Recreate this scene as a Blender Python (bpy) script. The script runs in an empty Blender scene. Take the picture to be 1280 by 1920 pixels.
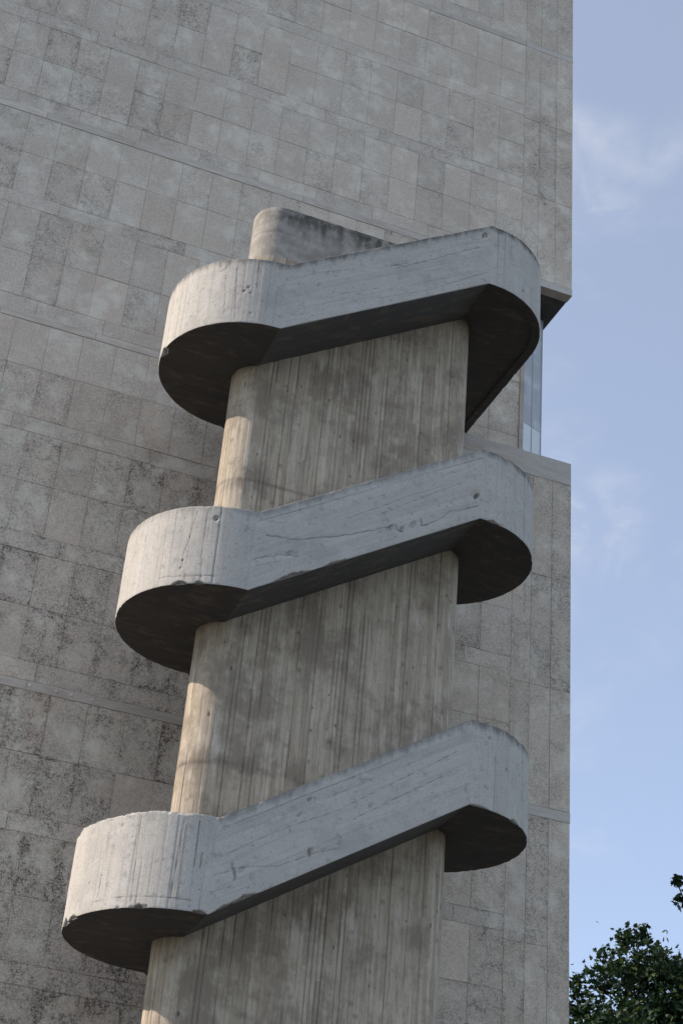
import bpy, bmesh, math, random
import numpy as np
from mathutils import Vector, Matrix

S = bpy.context.scene
COL = S.collection
Z0 = 1.7                       # camera eye height over the ground

# ------------------------------------------------------------------ camera
YAW, PITCH, ROLL, FPX = 0.32470, 0.55905, 0.09139, 3082.88
_F = Vector((math.sin(YAW)*math.cos(PITCH), math.cos(YAW)*math.cos(PITCH), math.sin(PITCH)))
_R = Vector((math.cos(YAW), -math.sin(YAW), 0)); _U = _R.cross(_F)
_c, _s = math.cos(ROLL), math.sin(ROLL)
_R, _U = _c*_R + _s*_U, _c*_U - _s*_R
cd = bpy.data.cameras.new('camera'); cam = bpy.data.objects.new('camera', cd); COL.objects.link(cam)
cd.sensor_fit = 'VERTICAL'; cd.sensor_height = 36.0; cd.lens = 36.0*FPX/1920.0
cd.clip_start = 0.1; cd.clip_end = 6000
cam.matrix_world = Matrix(((_R.x, _U.x, -_F.x, 0), (_R.y, _U.y, -_F.y, 0), (_R.z, _U.z, -_F.z, Z0), (0, 0, 0, 1)))
S.camera = cam

# ------------------------------------------------------------------ light
SUN_EL, SUN_BEHIND = math.radians(37.0), math.radians(13.0)     # sun at the left, a little behind the wall plane
sun_dir = Vector((-math.cos(SUN_BEHIND)*math.cos(SUN_EL), math.sin(SUN_BEHIND)*math.cos(SUN_EL), math.sin(SUN_EL)))
EXPOSURE = 1.24
SKY_STRENGTH = 0.15
sl = bpy.data.lights.new('sun', 'SUN'); so = bpy.data.objects.new('sun', sl); COL.objects.link(so)
sl.energy = 2.0; sl.angle = math.radians(0.6); sl.color = (1.0, 0.89, 0.78)
so.rotation_euler = (-sun_dir).to_track_quat('-Z', 'Y').to_euler()

W = bpy.data.worlds.new('World'); S.world = W; W.use_nodes = True
nt = W.node_tree; nt.nodes.clear()
def wn(t, **k):
    n = nt.nodes.new(t)
    for a, b in k.items(): setattr(n, a, b)
    return n
wo = wn('ShaderNodeOutputWorld'); bg = wn('ShaderNodeBackground'); bg.inputs[1].default_value = SKY_STRENGTH
sky = wn('ShaderNodeTexSky', sky_type='NISHITA', sun_disc=False)
sky.sun_elevation = SUN_EL; sky.sun_rotation = math.atan2(sun_dir.x, sun_dir.y)
sky.air_density = 0.9; sky.dust_density = 1.6; sky.ozone_density = 1.2; sky.altitude = 1200
# thin cirrus veil and soft torn clouds over the whole sky, same recipe in every direction
tc = wn('ShaderNodeTexCoord'); mp = wn('ShaderNodeMapping'); mp.inputs['Scale'].default_value = (1.0, 1.0, 1.5)
mp.inputs['Location'].default_value = (0.09, -1.87, 2.72)
nt.links.new(tc.outputs['Generated'], mp.inputs[0])
n1 = wn('ShaderNodeTexNoise'); n1.inputs['Scale'].default_value = 4.2; n1.inputs['Detail'].default_value = 8; n1.inputs['Roughness'].default_value = 0.55; n1.inputs['Distortion'].default_value = 0.35
nt.links.new(mp.outputs[0], n1.inputs['Vector'])
r1 = wn('ShaderNodeMapRange', interpolation_type='SMOOTHSTEP'); r1.inputs[1].default_value = 0.53; r1.inputs[2].default_value = 0.86; r1.inputs[3].default_value = 0.0; r1.inputs[4].default_value = 0.85
n2 = wn('ShaderNodeTexNoise'); n2.inputs['Scale'].default_value = 17; n2.inputs['Detail'].default_value = 8; n2.inputs['Roughness'].default_value = 0.62; n2.inputs['Distortion'].default_value = 0.6
nt.links.new(mp.outputs[0], n2.inputs['Vector'])
wsp = wn('ShaderNodeMapRange', interpolation_type='SMOOTHSTEP'); wsp.inputs[1].default_value = 0.40; wsp.inputs[2].default_value = 0.66; wsp.inputs[3].default_value = 0.15; wsp.inputs[4].default_value = 1.0
nt.links.new(n2.outputs[0], wsp.inputs[0])
nt.links.new(n1.outputs[0], r1.inputs[0])
cl = wn('ShaderNodeMath', operation='MULTIPLY'); nt.links.new(r1.outputs[0], cl.inputs[0]); nt.links.new(wsp.outputs[0], cl.inputs[1])
hz = wn('ShaderNodeMix', data_type='RGBA'); hz.inputs[0].default_value = 0.50; hz.inputs[7].default_value = (1.42, 1.48, 1.60, 1)   # milky air
nt.links.new(sky.outputs[0], hz.inputs[6])
mixc = wn('ShaderNodeMix', data_type='RGBA'); mixc.inputs[7].default_value = (2.7, 2.68, 2.74, 1)                                    # cloud
nt.links.new(cl.outputs[0], mixc.inputs[0]); nt.links.new(hz.outputs[2], mixc.inputs[6])
nt.links.new(mixc.outputs[2], bg.inputs[0]); nt.links.new(bg.outputs[0], wo.inputs[0])

S.view_settings.view_transform = 'Standard'; S.view_settings.look = 'None'
S.view_settings.exposure = EXPOSURE; S.view_settings.gamma = 1.0; S.view_settings.use_curve_mapping = False
S.cycles.max_bounces = 6; S.cycles.diffuse_bounces = 4

# ------------------------------------------------------------------ material helper
class M:
    def __init__(s, name):
        s.m = bpy.data.materials.new(name); s.m.use_nodes = True
        s.t = s.m.node_tree; s.b = s.t.nodes['Principled BSDF']
        s.b.inputs['Roughness'].default_value = 0.9; s.b.inputs['Specular IOR Level'].default_value = 0.25
    def n(s, t, **k):
        x = s.t.nodes.new(t)
        for a, b in k.items(): setattr(x, a, b)
        return x
    def l(s, a, b): s.t.links.new(a, b)
    def set(s, sock, v):
        if hasattr(v, 'node'): s.l(v, sock)
        elif isinstance(v, tuple) and len(v) == 3 and sock.type == 'RGBA': sock.default_value = (*v, 1)
        else: sock.default_value = v
    def math(s, op, a, b=0.0, c=None, clamp=False):
        x = s.n('ShaderNodeMath', operation=op, use_clamp=clamp); s.set(x.inputs[0], a); s.set(x.inputs[1], b)
        if c is not None: s.set(x.inputs[2], c)
        return x.outputs[0]
    def mix(s, f, a, b, mode='MIX'):
        x = s.n('ShaderNodeMix', data_type='RGBA', blend_type=mode); s.set(x.inputs[0], f); s.set(x.inputs[6], a); s.set(x.inputs[7], b)
        return x.outputs[2]
    def ramp(s, v, a, b, lo=0.0, hi=1.0, smooth=True):
        x = s.n('ShaderNodeMapRange', interpolation_type='SMOOTHSTEP' if smooth else 'LINEAR')
        s.set(x.inputs[0], v)
        for i, q in ((1, a), (2, b), (3, lo), (4, hi)): s.set(x.inputs[i], q)
        return x.outputs[0]
    def noise(s, vec, scale, detail=4, rough=0.6, dist=0.0):
        x = s.n('ShaderNodeTexNoise'); s.set(x.inputs['Vector'], vec); x.inputs['Scale'].default_value = scale
        x.inputs['Detail'].default_value = detail; x.inputs['Roughness'].default_value = rough; x.inputs['Distortion'].default_value = dist
        return x.outputs[0]
    def mapping(s, vec, scale=(1, 1, 1), loc=(0, 0, 0)):
        x = s.n('ShaderNodeMapping'); s.l(vec, x.inputs[0]); x.inputs['Scale'].default_value = scale; x.inputs['Location'].default_value = loc
        return x.outputs[0]
    def attr(s, name, typ='GEOMETRY'):
        return s.n('ShaderNodeAttribute', attribute_name=name, attribute_type=typ).outputs['Fac']
    def pos(s): return s.n('ShaderNodeNewGeometry').outputs['Position']
    def uv(s): return s.n('ShaderNodeUVMap').outputs[0]
    def sep(s, v):
        x = s.n('ShaderNodeSeparateXYZ'); s.l(v, x.inputs[0]); return x.outputs
    def white(s, v, dim='1D'):
        x = s.n('ShaderNodeTexWhiteNoise', noise_dimensions=dim)
        s.l(v, x.inputs['W'] if dim == '1D' else x.inputs['Vector']); return x.outputs['Value']
    def bump(s, h, strength=0.4, dist=0.01):
        x = s.n('ShaderNodeBump'); x.inputs['Strength'].default_value = strength; x.inputs['Distance'].default_value = dist
        s.l(h, x.inputs['Height']); s.l(x.outputs[0], s.b.inputs['Normal'])
    def col(s, v): s.set(s.b.inputs['Base Color'], v); return s.m

# exposed aggregate facing panel, tone and weathering per piece
def mat_panel(name, light, warm, dark, rough_amt=1.0):
    m = M(name); P = m.pos()
    tone, dirt, hue = m.attr('tone', 'OBJECT'), m.attr('dirt', 'OBJECT'), m.attr('hue', 'OBJECT')
    isl = m.n('ShaderNodeNewGeometry').outputs['Random Per Island']; joined = m.attr('joined', 'OBJECT')
    tone = m.math('ADD', tone, m.math('MULTIPLY', m.math('SUBTRACT', isl, 0.5), m.math('MULTIPLY', joined, 0.25)))
    rim = m.attr('rim', 'OBJECT')
    u = m.sep(m.uv())
    ex = m.math('ABSOLUTE', m.math('SUBTRACT', u[0], 0.5)); ey = m.math('ABSOLUTE', m.math('SUBTRACT', u[1], 0.5))
    wob = m.noise(P, 3.6, 4, 0.65)
    edge = m.math('ADD', m.math('MAXIMUM', m.math('MULTIPLY', ex, 1.0), m.math('MULTIPLY', ey, 0.9)), m.math('MULTIPLY', m.math('SUBTRACT', wob, 0.5), 1.25))
    edge = m.math('MULTIPLY', m.ramp(edge, 0.14, 0.62), rim)
    patch = m.ramp(m.noise(P, 2.1, 6, 0.7), 0.40, 0.68)
    run = m.ramp(m.noise(m.mapping(P, (5.5, 1, 0.55)), 1.0, 5, 0.7), 0.52, 0.70)
    grain = m.noise(P, 44, 5, 0.82)
    speck = m.ramp(grain, 0.43, 0.57)
    clump = m.ramp(m.noise(P, 15, 6, 0.82), 0.38, 0.60)
    mask = m.math('MAXIMUM', edge, m.math('MAXIMUM', m.math('MULTIPLY', patch, 0.75), m.math('MULTIPLY', run, 0.55)))
    mask = m.math('MULTIPLY', mask, m.math('ADD', m.math('MULTIPLY', clump, 0.8), 0.2))
    mask = m.math('MULTIPLY', mask, m.math('ADD', m.math('MULTIPLY', speck, 0.75), 0.25))
    mask = m.math('MULTIPLY', mask, m.math('MULTIPLY', dirt, 1.75), clamp=True)
    c = m.mix(hue, light, warm)
    c = m.mix(m.ramp(grain, 0.40, 0.60, 0.0, 0.9), c, tuple(x*0.70 for x in light))
    c = m.mix(m.ramp(m.noise(P, 31, 3, 0.7), 0.56, 0.70, 0, 0.5), c, tuple(min(0.85, x*1.12) for x in light))
    c = m.mix(m.ramp(m.noise(P, 0.55, 4, 0.6), 0.40, 0.66, 0, 0.28), c, tuple(x*0.70 for x in warm))
    c = m.mix(m.ramp(m.noise(P, 2.9, 3, 0.6), 0.46, 0.70, 0, 0.6), c, tuple(min(0.86, x*1.16) for x in light))
    c = m.mix(mask, c, dark)
    g = m.n('ShaderNodeCombineColor'); [m.l(tone, g.inputs[i]) for i in range(3)]
    c = m.mix(1.0, c, g.outputs[0], 'MULTIPLY')
    m.bump(m.math('ADD', m.math('MULTIPLY', grain, 1.0), m.math('MULTIPLY', clump, 0.4)), 0.5*rough_amt, 0.005)
    return m.col(c)
MAT_PANEL = mat_panel('aggregate_panel', (0.790, 0.680, 0.555), (0.800, 0.645, 0.495), (0.13, 0.106, 0.088))
MAT_BORDER = mat_panel('aggregate_border', (0.785, 0.680, 0.562), (0.790, 0.650, 0.510), (0.15, 0.122, 0.10))

def mat_cast(name, light, dark, streak=1.0):       # smooth precast ledge
    m = M(name); P = m.pos(); tone = m.attr('tone', 'OBJECT')
    a = m.noise(m.mapping(P, (1, 1, 6)), 3, 5, 0.65); b = m.noise(P, 45, 3, 0.7)
    c = m.mix(m.ramp(a, 0.35, 0.7), light, dark)
    c = m.mix(m.ramp(b, 0.55, 0.75, 0, 0.35), c, tuple(x*0.5 for x in dark))
    g = m.n('ShaderNodeCombineColor'); [m.l(tone, g.inputs[i]) for i in range(3)]
    c = m.mix(1.0, c, g.outputs[0], 'MULTIPLY')
    m.bump(m.math('ADD', a, m.math('MULTIPLY', b, 0.4)), 0.35, 0.006)
    return m.col(c)
MAT_LEDGE = mat_cast('precast_ledge', (0.72, 0.63, 0.53), (0.58, 0.49, 0.40))
MAT_LEDGE_GREY = mat_cast('grey_ledge', (0.74, 0.675, 0.59), (0.62, 0.555, 0.475))

def mat_plain(name, colr, rough=0.9, var=0.25, scale=6):
    m = M(name); P = m.pos(); a = m.noise(P, scale, 5, 0.65)
    m.b.inputs['Roughness'].default_value = rough
    m.bump(m.noise(P, scale*8, 3), 0.3, 0.004)
    return m.col(m.mix(m.ramp(a, 0.3, 0.7), tuple(x*(1-var) for x in colr), tuple(min(1, x*(1+var)) for x in colr)))
def mat_mortar():
    m = M('mortar'); P = m.pos()
    c = m.mix(m.ramp(m.noise(P, 1.1, 4, 0.7), 0.36, 0.60), (0.34, 0.285, 0.235), (0.78, 0.69, 0.59))
    c = m.mix(m.ramp(m.noise(P, 9, 4, 0.7), 0.5, 0.7, 0, 0.6), c, (0.18, 0.15, 0.125))
    return m.col(c)
MAT_MORTAR = mat_mortar()
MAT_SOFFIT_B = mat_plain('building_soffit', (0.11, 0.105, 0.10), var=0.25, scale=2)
MAT_BRONZE = mat_plain('bronze_post', (0.46, 0.39, 0.31), 0.6, 0.15, 4)
MAT_FRAME = mat_plain('grey_frame', (0.42, 0.43, 0.43), 0.5, 0.1, 4)

def mat_tower(name, kind):
    m = M(name); P = m.pos(); uv = m.uv(); q = m.sep(uv); st = m.attr('stain_shade')
    if kind == 'core':
        px = m.sep(P)
        bw = 0.060
        upper = m.ramp(px[2], Z0+15.58, Z0+15.6)
        idx = m.math('FLOOR', m.math('DIVIDE', q[0], bw))
        lift = m.math('FLOOR', m.math('DIVIDE', m.math('ADD', q[1], m.math('MULTIPLY', m.white(idx), 1.9)), 1.9))
        tonev = m.white(m.math('ADD', idx, m.math('MULTIPLY', lift, 37.0)))
        tonev2 = m.white(m.math('FLOOR', m.math('DIVIDE', q[1], 0.16)))
        tn = m.math('ADD', m.math('MULTIPLY', tonev, m.math('SUBTRACT', 1.0, upper)), m.math('MULTIPLY', tonev2, upper))
        uvn = m.n('ShaderNodeCombineXYZ'); m.l(q[0], uvn.inputs[0]); m.l(q[1], uvn.inputs[1])
        V = uvn.outputs[0]
        streak = m.noise(m.mapping(V, (30, 1.6, 1)), 1.0, 5, 0.7)
        fine = m.noise(m.mapping(V, (80, 12, 1)), 1.0, 3, 0.75)
        blot = m.noise(m.mapping(P, (1.2, 1, 1)), 1.5, 6, 0.68)
        c = m.mix(m.ramp(tn, 0.0, 1.0, 0, 1, False), (0.45, 0.365, 0.268), (0.61, 0.515, 0.390))
        c = m.mix(m.ramp(streak, 0.48, 0.64, 0, 0.50), c, (0.245, 0.190, 0.138))
        c = m.mix(m.ramp(fine, 0.52, 0.68, 0, 0.42), c, (0.15, 0.13, 0.108))
        c = m.mix(m.ramp(blot, 0.44, 0.64, 0, 0.78), c, (0.27, 0.215, 0.160))
        c = m.mix(m.ramp(m.noise(m.mapping(V, (3.2, 1.1, 1), (4, 2, 0)), 1.0, 4, 0.6), 0.56, 0.74, 0, 0.7), c, (0.72, 0.63, 0.50))
        vor = m.n('ShaderNodeTexVoronoi'); vor.inputs['Scale'].default_value = 1.0
        dv = m.n('ShaderNodeMix', data_type='VECTOR'); dv.inputs[0].default_value = 0.10
        nz = m.n('ShaderNodeTexNoise'); m.l(V, nz.inputs['Vector']); nz.inputs['Scale'].default_value = 22
        m.l(m.mapping(V, (11, 5.5, 1)), dv.inputs[4]); m.l(nz.outputs['Color'], dv.inputs[5]); m.l(dv.outputs[1], vor.inputs['Vector'])
        rsz = m.math('POWER', m.sep(vor.outputs['Color'])[0], 2.6)
        keep = m.ramp(m.noise(P, 2.1, 3), 0.40, 0.55)
        knot = m.math('MULTIPLY', m.ramp(m.math('SUBTRACT', vor.outputs['Distance'], m.math('MULTIPLY', rsz, 0.13)), 0.0, 0.07, 1, 0), keep)
        c = m.mix(m.math('MULTIPLY', knot, 0.8), c, (0.11, 0.092, 0.076))
        # black algae running down from the exposed crown of the core
        mz = m.math('ADD', px[2], m.math('MULTIPLY', m.math('SUBTRACT', m.noise(m.mapping(P, (5, 1, 0.8)), 1.0, 5, 0.72), 0.5), 1.5))
        cap = m.math('MULTIPLY', m.ramp(mz, Z0+16.0, Z0+16.6), m.ramp(px[0], 4.50, 4.68, 0.25, 0.95))  # algae thinned on the left end, painting in its sunlit brightness
        cu = m.mix(m.ramp(m.noise(P, 3.5, 5, 0.7), 0.35, 0.65), (0.46, 0.42, 0.365), (0.31, 0.275, 0.23))
        c = m.mix(upper, c, cu)
        c = m.mix(m.math('MULTIPLY', cap, m.math('ADD', 0.45, m.math('MULTIPLY', m.ramp(m.noise(P, 7, 5, 0.75), 0.35, 0.6), 0.55))), c, (0.075, 0.066, 0.052))
        h = m.math('ADD', m.math('MULTIPLY', fine, 0.6), m.math('ADD', streak, m.math('MULTIPLY', knot, -1.2)))
        m.bump(h, 0.55, 0.006)
    else:
        big = m.noise(P, 2.2, 5, 0.6); med = m.noise(P, 11, 5, 0.68); fin = m.noise(P, 70, 3, 0.7)
        if kind == 'slope':
            V = m.mapping(uv, (1.3, 15, 1)); idx = m.math('FLOOR', m.math('DIVIDE', q[1], 0.137))
        else:
            V = m.mapping(uv, (22, 0.9, 1)); idx = m.math('FLOOR', m.math('DIVIDE', q[0], 0.115))
        st2 = m.noise(V, 1.0, 5, 0.65)
        tn = m.white(m.math('ADD', idx, m.math('MULTIPLY', m.attr('seed', 'OBJECT'), 13.0)))
        c = m.mix(tn, (0.530, 0.485, 0.423), (0.585, 0.538, 0.470))
        c = m.mix(m.ramp(st2, 0.50, 0.72, 0, 0.55), c, (0.37, 0.345, 0.312))
        c = m.mix(m.ramp(big, 0.50, 0.68, 0, 0.45), c, (0.40, 0.372, 0.335))
        c = m.mix(m.ramp(m.noise(P, 3.3, 4, 0.6, 0.6), 0.57, 0.63, 0, 0.30), c, (0.63, 0.60, 0.555))
        c = m.mix(m.ramp(med, 0.54, 0.70, 0, 0.5), c, (0.25, 0.238, 0.222))
        c = m.mix(m.ramp(fin, 0.50, 0.66, 0, 0.5), c, (0.21, 0.20, 0.187))
        pits = m.n('ShaderNodeTexVoronoi'); m.l(m.mapping(uv, (7, 7, 1)), pits.inputs['Vector']); pits.inputs['Scale'].default_value = 1.0
        pit = m.math('MULTIPLY', m.ramp(pits.outputs['Distance'], 0.05, 0.12, 1, 0), m.ramp(m.noise(P, 3.1, 2), 0.52, 0.56))
        c = m.mix(m.math('MULTIPLY', pit, 0.6), c, (0.16, 0.15, 0.14))
        # soot and lichen lying along the coping
        top = m.math('ADD', q[1], m.math('MULTIPLY', m.math('SUBTRACT', m.noise(m.mapping(uv, (9, 2.2, 1)), 1.0, 5, 0.72), 0.5), 0.34))
        tops = m.math('MULTIPLY', m.ramp(top, 0.96, 1.12), m.attr('soot', 'OBJECT'))
        c = m.mix(tops, c, (0.105, 0.100, 0.092))
        h = m.math('ADD', m.math('MULTIPLY', fin, 0.25), m.math('ADD', m.math('MULTIPLY', med, 0.8), m.math('MULTIPLY', st2, 0.7)))
        m.bump(m.math('SUBTRACT', h, pit), 0.28, 0.004)
    c = m.mix(m.ramp(st, 0.0, 1.0, 0, 0.85, False), c, (0.075, 0.062, 0.05))  # real staining, plus shade painted into cracks, holes and lower chips
    return m.col(c)
MAT_CORE = mat_tower('board_marked_core', 'core')
MAT_SLOPE = mat_tower('parapet_sloped_boards', 'slope')
MAT_CURVE = mat_tower('parapet_upright_boards', 'curve')
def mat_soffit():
    m = M('dark_soffit'); P = m.pos(); q = m.sep(P)
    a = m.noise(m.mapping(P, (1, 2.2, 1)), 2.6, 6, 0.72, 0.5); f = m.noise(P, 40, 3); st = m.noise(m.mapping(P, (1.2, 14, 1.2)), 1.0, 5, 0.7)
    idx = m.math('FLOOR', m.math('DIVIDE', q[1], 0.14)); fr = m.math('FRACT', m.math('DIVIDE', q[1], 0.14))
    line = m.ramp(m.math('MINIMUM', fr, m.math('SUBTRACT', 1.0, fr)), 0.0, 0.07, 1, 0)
    c = m.mix(m.white(idx), (0.105, 0.100, 0.094), (0.120, 0.112, 0.104))  # much darker than the parapet faces, nearly even from board to board
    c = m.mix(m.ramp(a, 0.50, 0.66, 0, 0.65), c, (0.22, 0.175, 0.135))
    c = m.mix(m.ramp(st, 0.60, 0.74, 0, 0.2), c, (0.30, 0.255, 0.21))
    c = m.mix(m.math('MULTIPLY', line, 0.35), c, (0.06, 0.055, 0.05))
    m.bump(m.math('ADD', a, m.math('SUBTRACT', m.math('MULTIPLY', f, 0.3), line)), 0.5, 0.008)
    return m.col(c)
MAT_SOFFIT = mat_soffit()
def mat_ground():
    m = M('paving_ground'); P = m.pos()
    br = m.n('ShaderNodeTexBrick'); m.l(P, br.inputs['Vector']); br.inputs['Scale'].default_value = 1.6
    br.inputs['Color1'].default_value = (0.055, 0.052, 0.048, 1); br.inputs['Color2'].default_value = (0.065, 0.062, 0.057, 1); br.inputs['Mortar'].default_value = (0.035, 0.034, 0.031, 1)
    c = m.mix(m.ramp(m.noise(P, 0.35, 5), 0.35, 0.7, 0, 0.6), br.outputs['Color'], (0.045, 0.044, 0.04))
    m.bump(m.noise(P, 30, 3), 0.3, 0.01)
    return m.col(c)
MAT_GROUND = mat_ground()
def mat_glass(name, c1, c2, rough, var):
    m = M(name); P = m.pos()
    m.b.inputs['Roughness'].default_value = max(rough, 0.4); m.b.inputs['Specular IOR Level'].default_value = 0.3; m.b.inputs['Metallic'].default_value = 0.0
    return m.col(m.mix(m.ramp(m.noise(P, var, 4, 0.6, 0.5), 0.38, 0.66), c1, c2))  # matte pane colour, mottled to paint in the reflections
MAT_GLASS = mat_glass('painted_reflection_glass', (0.48, 0.49, 0.50), (0.66, 0.67, 0.67), 0.3, 2.0)
MAT_GLASS_PALE = mat_glass('pale_glass', (0.80, 0.82, 0.80), (0.85, 0.86, 0.85), 0.2, 1.6)
def mat_leaf():
    m = M('plane_leaf'); isl = m.n('ShaderNodeNewGeometry').outputs['Random Per Island']
    c = m.mix(m.ramp(isl, 0.0, 1.0, 0, 1, False), (0.016, 0.032, 0.016), (0.045, 0.080, 0.024))
    c = m.mix(m.ramp(isl, 0.93, 1.0, 0, 0.7), c, (0.14, 0.16, 0.04))
    m.b.inputs['Roughness'].default_value = 0.55
    tr = m.n('ShaderNodeBsdfTranslucent'); m.l(c, tr.inputs[0]); ms = m.n('ShaderNodeMixShader'); ms.inputs[0].default_value = 0.25
    m.l(m.b.outputs[0], ms.inputs[1]); m.l(tr.outputs[0], ms.inputs[2])
    m.l(ms.outputs[0], m.t.nodes['Material Output'].inputs[0])
    return m.col(c)
MAT_LEAF = mat_leaf()
MAT_BARK = mat_plain('mottled_bark', (0.15, 0.13, 0.10), 0.9, 0.45, 5)

# ------------------------------------------------------------------ object helpers
def thing(name, label, cat, loc=(0, 0, 0)):
    o = bpy.data.objects.new(name, None); COL.objects.link(o); o.location = loc; o.empty_display_size = 0.3
    o['label'] = label; o['category'] = cat
    return o
def link(name, me, mat=None, parent=None, loc=(0, 0, 0), **props):
    o = bpy.data.objects.new(name, me); COL.objects.link(o); o.location = loc
    if mat is not None and not me.materials: me.materials.append(mat)
    if parent is not None: o.parent = parent
    for k, v in props.items(): o[k] = v
    return o
def mesh_np(name, V, Fq, uv=None, stain_shade=None, smooth=False):
    me = bpy.data.meshes.new(name)
    V = np.asarray(V, np.float32); Fq = np.asarray(Fq, np.int32)
    me.vertices.add(len(V)); me.vertices.foreach_set('co', V.ravel())
    n = Fq.shape[1]
    me.loops.add(Fq.size); me.loops.foreach_set('vertex_index', Fq.ravel())
    me.polygons.add(len(Fq)); me.polygons.foreach_set('loop_start', np.arange(0, Fq.size, n, dtype=np.int32))
    if uv is not None:
        l = me.uv_layers.new(name='UVMap'); l.data.foreach_set('uv', np.asarray(uv, np.float32)[Fq.ravel()].ravel())
    if stain_shade is not None:
        a = me.attributes.new('stain_shade', 'FLOAT', 'POINT'); a.data.foreach_set('value', np.asarray(stain_shade, np.float32))
    me.update(calc_edges=True); me.validate()
    me.polygons.foreach_set('use_smooth', np.full(len(me.polygons), bool(smooth)))
    if smooth: me.set_sharp_from_angle(angle=math.radians(50))
    return me
def box_data(x0, x1, y0, y1, z0, z1, ch=0.0):
    """box whose -Y face is chamfered by ch; uv 0..1 over the face"""
    f = [(x0+ch, y0, z0+ch), (x1-ch, y0, z0+ch), (x1-ch, y0, z1-ch), (x0+ch, y0, z1-ch)]
    m = [(x0, y0+ch, z0), (x1, y0+ch, z0), (x1, y0+ch, z1), (x0, y0+ch, z1)]
    b = [(x0, y1, z0), (x1, y1, z0), (x1, y1, z1), (x0, y1, z1)]
    if ch > 0:
        V = f+m+b; Fq = [(0, 1, 2, 3), (8, 11, 10, 9)]
        for o in (0, 4):
            for i in range(4):
                j = (i+1) % 4; Fq.append((o+4+i, o+4+j, o+j, o+i))
    else:
        V = m+b; Fq = [(0, 1, 2, 3), (4, 7, 6, 5)]+[(4+i, 4+(i+1) % 4, (i+1) % 4, i) for i in range(4)]
    uv = [((v[0]-x0)/(x1-x0), (v[2]-z0)/(z1-z0)) for v in V]
    return V, Fq, uv
def box(name, x0, x1, y0, y1, z0, z1, mat, parent, ch=0.0, **props):
    cx, cy, cz = (x0+x1)/2, (y0+y1)/2, (z0+z1)/2
    V, Fq, uv = box_data(x0-cx, x1-cx, y0-cy, y1-cy, z0-cz, z1-cz, ch)
    return link(name, mesh_np(name, V, Fq, uv), mat, parent, (cx, cy, cz), **props)
_rng = np.random.RandomState(5)
_tab = _rng.rand(4096)
def _h(ix, iy, s): return _tab[(ix*374761 + iy*668265 + s*9176 + ((ix*iy) % 1013)*31) % 4096]
def vnoise(x, y, s=0):
    x = np.asarray(x, float); y = np.asarray(y, float); x, y = np.broadcast_arrays(x, y)
    ix, iy = np.floor(x).astype(np.int64), np.floor(y).astype(np.int64); fx, fy = x-ix, y-iy
    fx = fx*fx*(3-2*fx); fy = fy*fy*(3-2*fy); ix += 5000; iy += 5000
    return (_h(ix, iy, s)*(1-fx)+_h(ix+1, iy, s)*fx)*(1-fy)+(_h(ix, iy+1, s)*(1-fx)+_h(ix+1, iy+1, s)*fx)*fy
def fbm(x, y, s=0, o=4):
    t, a, n = 0, 1.0, 0
    for i in range(o): t = t+a*vnoise(np.asarray(x)*2**i, np.asarray(y)*2**i, s+i*7); n += a; a *= 0.55
    return t/n
def sstep(a, b, x): t = np.clip((x-a)/(b-a), 0, 1); return t*t*(3-2*t)

# ------------------------------------------------------------------ ground
gv = [(-3000, -3000, 0), (3000, -3000, 0), (3000, 3000, 0), (-3000, 3000, 0)]
link('ground', mesh_np('ground', gv, [(0, 1, 2, 3)]), MAT_GROUND, kind='structure')

# ------------------------------------------------------------------ the building
YW = 20.2; YB = YW+0.008                        # panel face, mortar face
XL, XS, XR = -3.26, 9.71, 10.73                  # left end, start of the narrow corner bay, right corner
NX = 7.637                                      # left end of the corner notch
NZ0, NZ1, TOP = Z0+15.47, Z0+19.07, Z0+31.0
YR = 20.85                                      # face of the recessed wall
bld = thing('concrete_building', 'tall windowless grey building faced in square aggregate panels, with a notched corner, behind the stair', 'building', (3.2, 26, 0))
bld_inv = Vector((-3.2, -26, 0))
def bbox_(name, x0, x1, y0, y1, z0, z1, mat, ch=0.0, **props):
    o = box(name, x0, x1, y0, y1, z0, z1, mat, bld, ch, **props); o.location += bld_inv; return o
YBK = 33.0
bbox_('main_wall', XL, NX, YB, YBK, -0.3, TOP, MAT_MORTAR)
bbox_('lower_block', NX, XR-0.004, YB, YBK, -0.3, NZ0-0.004, MAT_MORTAR)
bbox_('upper_block', NX, XR-0.004, YB, YBK, NZ1+0.012, TOP, MAT_MORTAR)
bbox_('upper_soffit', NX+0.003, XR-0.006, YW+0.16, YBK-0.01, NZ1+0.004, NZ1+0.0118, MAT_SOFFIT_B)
bbox_('recessed_wall', NX+0.003, 10.06, YR+0.03, YBK-0.5, NZ0-0.002, NZ1+0.003, MAT_MORTAR)

rnd = random.Random(11)
mesh_cache = {}
def piece_mesh(kind, w, h, d, ch):
    key = (kind, round(w, 3), round(h, 3), round(d, 3))
    if key not in mesh_cache:
        V, Fq, uv = box_data(-w/2, w/2, 0, d, -h/2, h/2, ch); mesh_cache[key] = mesh_np(kind, V, Fq, uv)
    return mesh_cache[key]
GAP = 0.0045
PX, PX0 = 0.519, 0.890
def visible(x, y, z):
    d = Vector((x, y, z-Z0)); dz = d.dot(_F)
    u, v = d.dot(_R)/dz*FPX, d.dot(_U)/dz*FPX
    if abs(u) > 640+25 or abs(v) > 960+25: return 0
    for yy in (17.61, 18.35):                                   # behind the stair core?
        xx = x*yy/y; zz = Z0+(z-Z0)*yy/y
        if 4.4 < xx < 7.7 and zz < Z0+16.4: return 0
    return 1/dz
rows = []                                                       # (z0, z1, kind)
cyc = []
def R(*a): rows.append(a)
ledges = {25.00: 25.14, 19.20: 19.345, 15.165: 15.30, 9.27: 9.41, 3.35: 3.49}
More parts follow.
